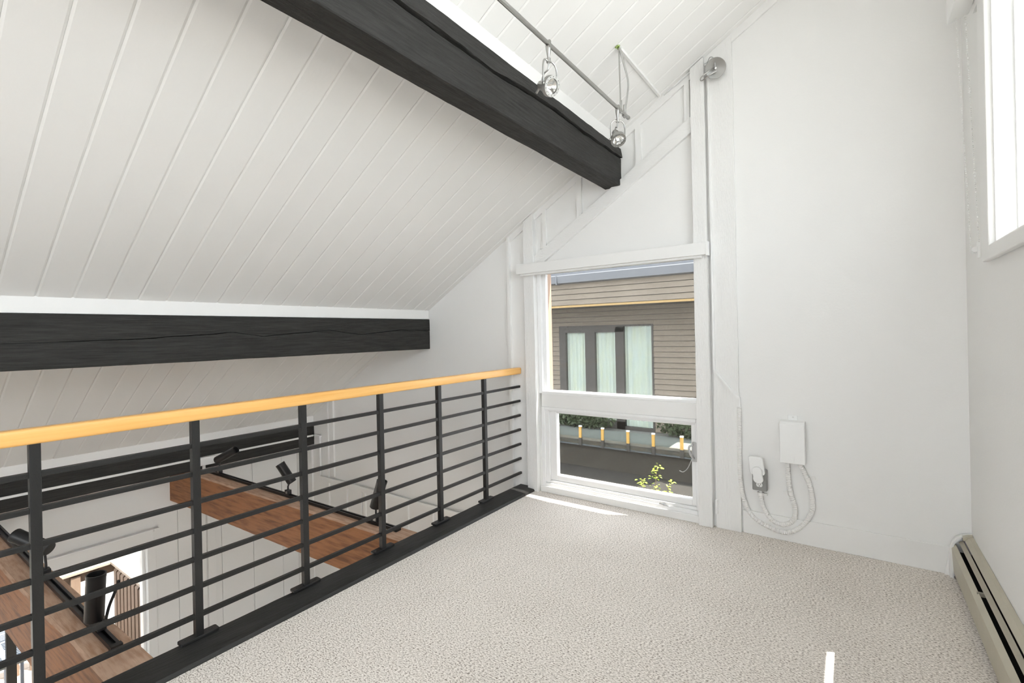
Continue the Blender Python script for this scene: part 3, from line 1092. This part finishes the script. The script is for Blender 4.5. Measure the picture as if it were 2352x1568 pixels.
tcap.build('corner_cap', 'heater_beige', ht)
for yy in (2.75, 2.0, 1.2):
    box('bracket', 'heater_slat', 0.404, 0.440, yy, yy + 0.012, 0.158, 0.174, ht)

# ------------------------------------------------------------------ suspended monorail light
MX, MZ = -1.056, 2.550
mr = empty('light_rail', (MX, 1.4, MZ))
tag(mr, 'slim metal light rail hanging beside the highest black beam', 'light rail')
MB().tube([(MX, -1.5, MZ), (MX, 2.700, MZ)], 0.0098, 12).build('rail', 'nickel', mr, smooth=True)
MB().tube([(MX, 2.698, MZ), (MX, 2.712, MZ)], 0.0115, 12).build('end_cap', 'nickel_matt', mr, smooth=True)
zt = zc(MX)
b = MB()
b.tube([(MX + 0.004, 2.578, zt - 0.012), (MX - 0.002, 2.600, MZ + 0.02)], 0.0042, 8)
b.tube([(MX, 2.600, MZ + 0.06), (MX, 2.602, MZ - 0.012)], [0.0065, 0.008], 10)
b.build('support_rod', 'nickel', mr, smooth=True)
b = MB()
b.tube(spline([(MX + 0.006, 2.582, zt - 0.014), (MX + 0.018, 2.61, zt - 0.09), (MX + 0.030, 2.64, zt - 0.19), (MX + 0.016, 2.650, zt - 0.28), (MX + 0.004, 2.655, MZ + 0.03)]), 0.0052, 8)
b.build('feed_cable', 'nickel_matt', mr, smooth=True)
b = MB()
b.tube([(MX, 2.652, MZ + 0.055), (MX, 2.656, MZ - 0.016)], [0.007, 0.009], 10)
b.tube([(MX, 2.630, MZ - 0.012), (MX, 2.660, MZ - 0.014)], 0.007, 8)
b.build('feed_connector', 'nickel_matt', mr, smooth=True)
b = MB()
b.lathe([(0.001, 0.012), (0.008, 0.010), (0.010, 0.0)], (MX, 2.572, zt - 0.012), (0, 0, 1), 10)
for k in range(7):
    an = k * 0.9
    b.octa((MX + 0.010 * math.cos(an), 2.570 + 0.010 * math.sin(an), zt - 0.007 - 0.004 * (k % 3)), 0.006)
b.build('green_connector', 'green_glass', mr, smooth=False)

ccv = empty('ceiling_raceway', (MX, 2.9, zt))
tag(ccv, 'thin white raceway on the ceiling from the light rail to the gable wall', 'raceway')
b = MB()
b.box(MX - 0.006, MX + 0.010, 2.60, 3.285, zc(MX) - 0.014, zc(MX) + 0.004)
b.build('cover', 'white_plastic', ccv)
b = MB()
pts = [(-1.03, 3.300, zc(-1.03) - 0.021), (-0.93, YG - 0.024, zc(-0.93) - 0.020), (-0.80, YG - 0.024, zc(-0.80) - 0.020)]
b.tube(pts, 0.0022, 6)
b.build('wire', 'silver_plastic', ccv, smooth=True)


def rail_head(label, y0, c, n, R_):
    c, n = Vector(c), Vector(n).normalized()
    root = empty('rail_spotlight', (MX, y0, MZ))
    tag(root, label, 'spotlight', 'metal spotlights on the hanging rail')
    b = MB()
    b.box(MX - 0.011, MX + 0.011, y0 - 0.006, y0 + 0.006, MZ - 0.020, MZ + 0.013)
    b.lathe([(0.001, 0), (0.0115, 0), (0.0120, -0.010), (0.0065, -0.040), (0.0060, -0.050), (0.001, -0.050)], (MX, y0, MZ - 0.014), (0, 0, 1), 14)
    b.lathe([(0.001, 0), (0.0095, 0), (0.0095, -0.018), (0.001, -0.018)], (MX, y0, MZ - 0.064), (0, 0, 1), 12)
    b.build('clip_stem', 'nickel', root, smooth=True)
    top = Vector((MX, y0, MZ - 0.080))
    side = n.cross(Vector((0, 0, 1)))
    side = (side - n * side.dot(n)).normalized()
    b = MB()
    for s in (-1, 1):
        e = c + side * s * R_ * 0.95 - n * 0.004
        w = Vector((side.x, side.y, 0)).normalized() * s
        b.tube(spline([top, top + w * 0.022 + Vector((0, 0, 0.006)), Vector((e.x, e.y, top.z - 0.02)), e], 8), 0.0036, 8)
    b.build('yoke', 'nickel', root, smooth=True)
    b = MB()
    b.lathe([(R_ * 0.72, 0.010), (R_ * 0.98, 0.010), (R_, 0.006), (R_, -0.012), (R_ * 0.88, -0.018), (R_ * 0.72, -0.018)], c, n, 28, close=True)
    ring = b.build('ring', 'nickel_matt', root, smooth=True)
    b = MB()
    u = side
    w = n.cross(u)
    for k in range(14):
        an = 2 * math.pi * k / 14
        b.octa(c + n * 0.010 + (u * math.cos(an) + w * math.sin(an)) * R_ * 0.86, R_ * 0.055)
    b.build('vent_holes', 'slot_dark', ring)
    b = MB().lathe([(R_ * 0.72, 0.000), (R_ * 0.5, -0.014), (R_ * 0.25, -0.026), (0.001, -0.030)], c, n, 24)
    b.build('reflector', 'bright_reflector', root, smooth=True)
    b = MB().lathe([(R_ * 0.55, -0.016), (R_ * 0.42, -0.034), (R_ * 0.30, -0.040)], c, n, 18)
    b.lathe([(0.001, -0.074), (R_ * 0.42, -0.074), (R_ * 0.46, -0.068), (R_ * 0.46, -0.040), (R_ * 0.3, -0.036)], c, n, 8)
    b.build('lamp_holder', 'nickel_matt', root)
    b = MB()
    b.tube([c - n * 0.085 + w * 0.012 - u * 0.01, c - n * 0.010 + w * R_ * 0.85 - u * 0.012], 0.003, 6)
    b.build('spring_rod', 'nickel', root, smooth=True)
    b = MB().tube([c - n * 0.074 + w * 0.012, c - n * 0.086 + w * 0.034], 0.005, 8)
    b.build('rear_screw', 'nickel', root, smooth=True)
    b = MB().tube([c + u * R_ * 0.98 + n * 0.0, c + u * R_ * 1.18 + n * 0.0], 0.005, 8)
    b.build('side_screw', 'nickel', root, smooth=True)
    b = MB().tube(spline([top, top + Vector((-0.004, 0, -0.03)), (top + c - n * 0.07) / 2 + Vector((-0.004, 0, 0.0)), c - n * 0.072]), 0.0035, 8)
    b.build('lamp_cable', 'silver_plastic', root, smooth=True)


rail_head('metal ring spotlight in front of the black beam, farther from the wall', 1.80, (-1.050, 1.805, 2.366), (0.86, -0.22, -0.42), 0.043)
rail_head('metal ring spotlight aimed down at the tip of the hanging rail', 2.548, (-1.056, 2.550, 2.372), (0.42, -0.42, -0.80), 0.043)

# wall fixture: round dish with loop of wire
wd = empty('dish_lamp', (-0.70, YG - 0.05, 2.99))
tag(wd, 'small round metal dish lamp at the top of the corner board', 'lamp')
ax = Vector((0.30, -0.80, -0.42)).normalized()
c = Vector((-0.688, YG - 0.085, 2.957))
b = MB().lathe([(0.062, 0.016), (0.060, 0.018), (0.020, 0.000), (0.004, -0.006), (0.001, -0.006), (0.001, -0.010), (0.022, -0.005), (0.062, 0.016)], c, ax, 32)
b.build('dish', 'nickel_matt', wd, smooth=True)
b = MB()
b.tube(spline([c + ax * 0.004, c + Vector((-0.03, -0.03, -0.02)), c + Vector((-0.078, -0.035, -0.050)), c + Vector((-0.080, -0.01, -0.058)), c + Vector((-0.03, -0.025, -0.045)), c + ax * 0.012 + Vector((0.008, 0, -0.02))]), 0.0036, 8)
b.tube([c + ax * -0.002, c + ax * 0.028], [0.009, 0.006], 10)
b.build('arm', 'nickel', wd, smooth=True)
b = MB().tube(spline([c + ax * 0.01, c + Vector((0.0, -0.02, 0.05)), c + Vector((-0.03, 0.01, 0.085)), c + Vector((-0.06, 0.045, 0.075)), (-0.80, YG - 0.024, zc(-0.80) - 0.024)]), 0.0022, 6)
b.build('wire', 'silver_plastic', wd, smooth=True)
b = MB().tube([c - ax * 0.008, (c.x - 0.028, YG - 0.022, c.z + 0.03)], 0.012, 12)
b.build('mount', 'white_plastic', wd, smooth=True)

# ------------------------------------------------------------------ lower glazed door
d1 = empty('door_1', (XL, 0.7, ZL))
struct(d1, 'glazed patio door in the lower left wall')
box('jamb', 'white_trim', XL - 0.2, XL + 0.014, DY1 - 0.020, DY1 + 0.055, ZL, DZ1 + 0.02, d1, bevel=0.004)
box('jamb_stop', 'white_vinyl', XL - 0.14, XL - 0.06, DY1 - 0.042, DY1 - 0.020, ZL, DZ1, d1)
box('head', 'white_trim', XL - 0.2, XL + 0.012, -2.2, DY1, DZ1 - 0.02, DZ1 + 0.02, d1)
box('stile', 'door_frame_grey', XL - 0.13, XL - 0.08, 0.785, 0.845, ZL, DZ1 - 0.02, d1)
box('stile', 'door_frame_grey', XL - 0.13, XL - 0.08, -0.72, -0.64, ZL, DZ1 - 0.02, d1)
box('pane', 'glass_clear', XL - 0.11, XL - 0.105, -2.19, DY1 - 0.04, ZL, DZ1 - 0.02, d1)
s3 = empty('roller_shade', (XL, 0.8, -0.62))
tag(s3, 'white shade valance over the lower glazed door', 'shade')
MB().prism([(XL + 0.001, -0.690), (XL + 0.022, -0.690), (XL + 0.022, -0.596), (XL + 0.001, -0.590)], 'y', -2.1, 1.80).build('valance', 'white_wall', s3, bevel=0.002)
box('curtain_rail', 'white_vinyl', XL + 0.001, XL + 0.045, -2.1, 1.80, -0.589, -0.577, s3, bevel=0.002)
box('end_bracket', 'white_plastic', XL + 0.001, XL + 0.05, 1.80, 1.845, -0.600, -0.575, s3, bevel=0.002)

# ------------------------------------------------------------------ outside, lower left: deck, railing, table
struct(box('ground', 'concrete', -60, 60, -40, 70, -4.2, -4.0), 'pale concrete ground outside')
dk = empty('deck', (-7.0, 0, ZL))
struct(dk, 'wooden deck outside the lower glazed door')
src = None
x = -8.0
while x < XL - 0.34:
    if src is None:
        src = MB().box(0, 0.136, -2.6, 2.16, ZL - 0.04, ZL - 0.01).build('deck_board', 'redwood_cap', None)
        o = src
    else:
        o = src.copy()
        COL.objects.link(o)
    o.parent = dk
    o.matrix_parent_inverse = dk.matrix_world.inverted()
    o.location = (x, 0, 0)
    x += 0.142
box('deck_frame', 'redwood', -8.0, XL - 0.2, -2.6, 2.16, ZL - 0.30, ZL - 0.05, dk)

dr = empty('deck_railing', (-7.0, 2.05, ZL))
tag(dr, 'brown wooden deck railing with wide flat cap outside the lower door', 'railing')
MB().box(-7.90, XL - 0.21, 1.975, 2.135, -1.535, -1.500).build('cap_rail', 'redwood_cap', dr, bevel=0.004)
MB().box(-7.90, -7.745, -2.6, 1.975, -1.535, -1.500).build('cap_rail', 'redwood_cap', dr, bevel=0.004)
MB().box(-7.80, XL - 0.21, 2.050, 2.085, -1.66, -1.536).build('apron', 'redwood', dr)
MB().box(-7.85, -7.815, -2.6, 2.05, -1.66, -1.536).build('apron', 'redwood', dr)
sl = None
xs = [-7.66 + 0.125 * k for k in range(14)]
for x in xs:
    if x > XL - 0.3:
        break
    if sl is None:
        sl = MB().prism([(1.992, ZL - 0.02), (2.048, ZL - 0.02), (2.048, -1.545), (1.992, -1.60)], 'x', -0.045, 0.045).build('slat', 'redwood', None)
        o = sl
    else:
        o = sl.copy()
        COL.objects.link(o)
    o.parent = dr
    o.matrix_parent_inverse = dr.matrix_world.inverted()
    o.location = (x, 0, 0)
sl2 = None
for k in range(24):
    if sl2 is None:
        sl2 = MB().box(-7.812, -7.760, -0.045, 0.045, ZL - 0.02, -1.56).build('slat', 'redwood', None)
        o = sl2
    else:
        o = sl2.copy()
        COL.objects.link(o)
    o.parent = dr
    o.matrix_parent_inverse = dr.matrix_world.inverted()
    o.location = (0, 1.82 - 0.18 * k, 0)

pt = empty('patio_table', (-7.0, 0.6, ZL))
tag(pt, 'slotted blue-grey metal patio table on the deck at the lower left', 'table')
b = MB()
tx0, tx1, ty0, ty1 = -7.45, -6.55, 0.10, 1.04
b.box(tx0, tx1, ty0, ty0 + 0.04, -1.725, -1.70)
b.box(tx0, tx1, ty1 - 0.04, ty1, -1.725, -1.70)
k = 0
x = tx0
while x < tx1 - 0.02:
    w_ = 0.05 if k % 5 == 0 else 0.014
    b.box(x, min(x + w_, tx1), ty0 + 0.04, ty1 - 0.04, -1.712, -1.70)
    x += w_ + 0.020
    k += 1
for q in range(1, 6):
    yq = ty0 + (ty1 - ty0) * q / 6
    b.box(tx0, tx1, yq - 0.02, yq + 0.02, -1.712, -1.699)
b.build('slotted_top', 'table_metal', pt)
MB().box(tx1 - 0.03, tx1, ty0, ty1, -1.76, -1.699).build('rim', 'nickel_matt', pt)
for x in (tx0 + 0.04, tx1 - 0.04):
    for yy in (ty0 + 0.05, ty1 - 0.05):
        MB().tube([(x, yy, -1.71), (x, yy, ZL - 0.01)], 0.014, 8).build('leg', 'table_metal', pt, smooth=True)


# ------------------------------------------------------------------ leaves helper
def leaf_cloud(name, m, parent, centre, radii, n, size, seed):
    rnd = random.Random(seed)
    b = MB()
    cx, cy_, cz = centre
    for _ in range(n):
        d = Vector((rnd.gauss(0, 1), rnd.gauss(0, 1), rnd.gauss(0, 1))).normalized() * rnd.uniform(0.55, 1.0)
        p = Vector((cx + d.x * radii[0], cy_ + d.y * radii[1], cz + d.z * radii[2]))
        u = Vector((rnd.gauss(0, 1), rnd.gauss(0, 1), rnd.gauss(0, 1))).normalized()
        w = u.cross(Vector((rnd.gauss(0, 1), rnd.gauss(0, 1), rnd.gauss(0, 1)))).normalized()
        s = size * rnd.uniform(0.6, 1.3)
        b.add([p - u * s, p + w * s * 0.45, p + u * s, p - w * s * 0.45], [(0, 1, 2, 3)])
    return b.build(name, m, parent, recalc=False)


bush = empty('shrub', (-9.4, 3.4, -4.0))
tag(bush, 'green shrub beyond the deck railing at lower left', 'shrub')
leaf_cloud('foliage', 'leaf_mid', bush, (-9.4, 3.3, -2.6), (0.7, 0.6, 0.5), 700, 0.07, 3)
MB().tube([(-9.4, 3.3, -4.0), (-9.38, 3.3, -2.7)], [0.04, 0.02], 8).build('stem', 'stem_brown', bush)

# ------------------------------------------------------------------ neighbouring house beyond the gable window
nh = empty('house', (-4, 9, -1.2))
tag(nh, 'neighbouring house of brown horizontal siding with a dark framed glass door', 'house')
NY = 9.0
wb = MB()
wb.box(-11, -5.14, NY, NY + 0.3, -4, 3.0)
wb.box(-3.10, 0.6, NY, NY + 0.3, -4, 3.0)
wb.box(-5.14, -3.10, NY, NY + 0.3, 1.42, 3.0)
wb.box(-5.14, -3.10, NY, NY + 0.3, -4, -0.65)
wb.build('wall', 'door_frame_grey', nh)  # dark backing paints shadow lines into the gaps between boards


def siding_board(x0, x1, z, h, y_):
    b = MB().prism([(y_ - 0.030, z + 0.009), (y_, z + 0.009), (y_, z + h), (y_ - 0.016, z + h)], 'x', x0, x1)
    return b.build('siding_board', 'siding', nh)


s_l = s_r = s_f = s_b = None
PH = 0.102


def put(src_, z, ref):
    o = src_.copy()
    COL.objects.link(o)
    o.parent = nh
    o.matrix_parent_inverse = nh.matrix_world.inverted()
    o.location = (0, 0, z - ref)
    return o


z = -0.65
zl = None
while z < 1.80:
    if z + PH <= 1.42 + 0.05:
        if s_l is None:
            s_l = siding_board(-11, -5.145, z, PH, NY)
            s_r = siding_board(-3.095, 0.6, z, PH, NY)
            zl = z
        else:
            put(s_l, z, zl)
            put(s_r, z, zl)
    else:
        if s_f is None:
            s_f = siding_board(-11, 0.6, z, PH, NY)
            zf = z
        else:
            put(s_f, z, zf)
    z += PH
# overhanging band with gutter, soffit and roof
OY = 8.1
OX1 = -1.72
MB().box(-11, OX1, OY, NY, 1.775, 2.38).build('overhang', 'door_frame_grey', nh)  # dark too, so the band's board gaps read as painted shadow lines
z = 1.800
PB = 0.1025
for k in range(4):
    if s_b is None:
        s_b = siding_board(-11, OX1, z, PB, OY)
        zb_ = z
    else:
        put(s_b, z, zb_)
    z += PB
box('trim_strip', 'siding_trim', -11, OX1, OY - 0.026, OY, 1.762, 1.800, nh)
b = MB()
b.prism([(OY, 2.205), (OY - 0.11, 2.225), (OY - 0.13, 2.36), (OY - 0.12, 2.375), (OY, 2.375)], 'x', -11, OX1)
b.build('gutter', 'gutter_grey', nh)
box('gutter_joint', 'gutter_grey', -4.62, -4.60, OY - 0.136, OY, 2.200, 2.38, nh)
b = MB().prism([(OY - 0.05, 2.38), (NY + 6, 4.3), (NY + 6, 4.45), (OY - 0.05, 2.50)], 'x', -11.2, OX1 + 0.1)
b.build('roof', 'gutter_grey', nh)
# glazed door
df = MB()
fy0, fy1 = NY - 0.035, NY + 0.06
for (x0, x1, z0, z1) in ((-5.14, -4.985, -0.65, 1.42), (-4.53, -4.31, -0.65, 1.275), (-3.865, -3.69, -0.65, 1.385), (-3.13, -3.095, -0.65, 1.42),
                         (-4.985, -3.69, 1.275, 1.42), (-3.69, -3.13, 1.385, 1.42), (-4.985, -3.69, -0.65, -0.50), (-3.69, -3.13, -0.65, -0.585)):
    df.box(x0, x1, fy0, fy1, z0, z1)
dfo = df.build('door_frame', 'door_frame_grey', nh)
for (x0, x1, z0, z1) in ((-4.985, -4.53, -0.50, 1.275), (-4.31, -3.865, -0.50, 1.275), (-3.69, -3.13, -0.585, 1.385)):
    box('door_pane', 'glass_outdoor', x0, x1, NY + 0.00, NY + 0.006, z0, z1, dfo)
    cu = MB()
    nn = 28
    vv = []
    for i in range(nn + 1):
        xx = x0 + (x1 - x0) * i / nn
        yy = NY + 0.05 + 0.014 * math.sin(i * 1.35)
        vv += [(xx, yy, z0), (xx, yy, z1)]
    cu.add(vv, [(2 * i, 2 * i + 2, 2 * i + 3, 2 * i + 1) for i in range(nn)])
    cu.build('curtain', 'curtain_pale', dfo, smooth=True, recalc=False)
# neighbour's balcony slab and low glass guard
bd = empty('balcony', (-4, 8.5, -0.78))
struct(bd, 'grey balcony slab in front of the neighbouring house')
box('slab', 'deck_grey', -11, 0.6, 7.98, NY, -0.70, -0.652, bd)
box('fascia', 'deck_fascia', -11, 0.6, 8.00, 8.06, -0.785, -0.70, bd)
box('edge_board', 'redwood_cap', -11, 0.6, 7.965, 8.0, -0.70, -0.655, bd)
box('flashing', 'gutter_grey', -11, 0.6, 7.95, 8.06, -0.800, -0.785, bd)
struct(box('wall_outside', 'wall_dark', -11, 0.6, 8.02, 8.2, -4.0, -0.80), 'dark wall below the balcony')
struct(box('flat_roof', 'roof_dark', -11, 3.0, YO + 0.01, 8.02, -1.40, -1.205), 'dark gravel flat roof below the gable window')
gg = empty('glass_guard', (-3.5, 7.96, -0.7))
tag(gg, 'low glass guard with short wooden posts and white caps', 'guard')
px_ = [-5.10, -4.62, -4.146, -3.70, -3.222, -2.775, -2.305, -1.83]
ps = None
for x in px_:
    if ps is None:
        ps = MB().box(-0.024, 0.024, 7.925, 7.962, -0.66, -0.458).build('guard_post', 'brass_post', None)
        pc = MB().box(-0.026, 0.026, 7.922, 7.965, -0.458, -0.436).build('post_cap', 'white_plastic', None)
        pf = MB().box(-0.026, 0.026, 7.922, 7.965, -0.80, -0.66).build('post_foot', 'door_frame_grey', None)
        tri = (ps, pc, pf)
    else:
        tri = tuple(q.copy() for q in (ps, pc, pf))
        for q in tri:
            COL.objects.link(q)
    tri[0].parent = gg
    tri[0].matrix_parent_inverse = gg.matrix_world.inverted()
    tri[0].location = (x, 0, 0)
    for q in tri[1:]:
        q.parent = tri[0]
        q.matrix_parent_inverse = Matrix.Identity(4)
        q.location = (0, 0, 0)
for a, b_ in zip(px_, px_[1:]):
    box('glass_panel', 'glass_outdoor', a + 0.026, b_ - 0.026, 7.940, 7.948, -0.79, -0.470, gg)
for i, (x0, x1, lb) in enumerate(((-5.25, -3.80, 'dark low leaves standing in for a grass reflection, left at the neighbouring door foot'), (-3.02, -1.2, 'dark low leaves standing in for a grass reflection, right of the neighbouring glass door'))):
    hd = empty('reflection_leaves', ((x0 + x1) / 2, 8.72, -0.65))  # leaf clumps added in place of a dark greenish reflection
    tag(hd, lb, 'reflection_leaves')
    cx = (x0 + x1) / 2
    leaf_cloud('foliage', 'leaf_dark', hd, (cx, 8.74, -0.49), ((x1 - x0) / 2, 0.16, 0.17), 1300, 0.045, 20 + i)

# sapling in front of the window
sp = empty('sapling', (-1.62, 4.6, -1.2))
tag(sp, 'sunlit lime green sapling just outside the low pane', 'plant')
rnd = random.Random(5)
stems = [((-1.63, 4.6, -1.205), (-1.60, 4.6, -0.55), (-1.60, 4.61, -0.25), (-1.575, 4.6, -0.005)),
         ((-1.63, 4.6, -1.205), (-1.66, 4.62, -0.60), (-1.70, 4.62, -0.35), (-1.735, 4.6, -0.17)),
         ((-1.62, 4.6, -1.205), (-1.56, 4.58, -0.60), (-1.50, 4.58, -0.33), (-1.445, 4.6, -0.13))]
for i, s in enumerate(stems):
    path = spline(s, 8)
    MB().tube(path, [0.007 - 0.005 * k / (len(path) - 1) for k in range(len(path))], 6).build('stem', 'stem_brown', sp, smooth=True)
    b = MB()
    for k in range(64):
        t = rnd.uniform(0.50, 1.0)
        p = path[min(int(t * (len(path) - 1)), len(path) - 1)] + Vector((rnd.uniform(-0.04, 0.04), rnd.uniform(-0.03, 0.03), rnd.uniform(-0.015, 0.02)))
        u = Vector((rnd.uniform(-1, 1), rnd.uniform(-1, 1), rnd.uniform(-0.7, 0.25))).normalized()
        w = u.cross(Vector((0, 0, 1))).normalized()
        L = rnd.uniform(0.022, 0.042)
        q = p + u * L
        b.add([p, p + u * L * 0.5 + w * L * 0.34 + Vector((0, 0, 0.004)), q, p + u * L * 0.5 - w * L * 0.34 + Vector((0, 0, 0.004))], [(0, 1, 2), (0, 2, 3)])
    b.build('leaves', 'leaf_lime', sp, recalc=False)
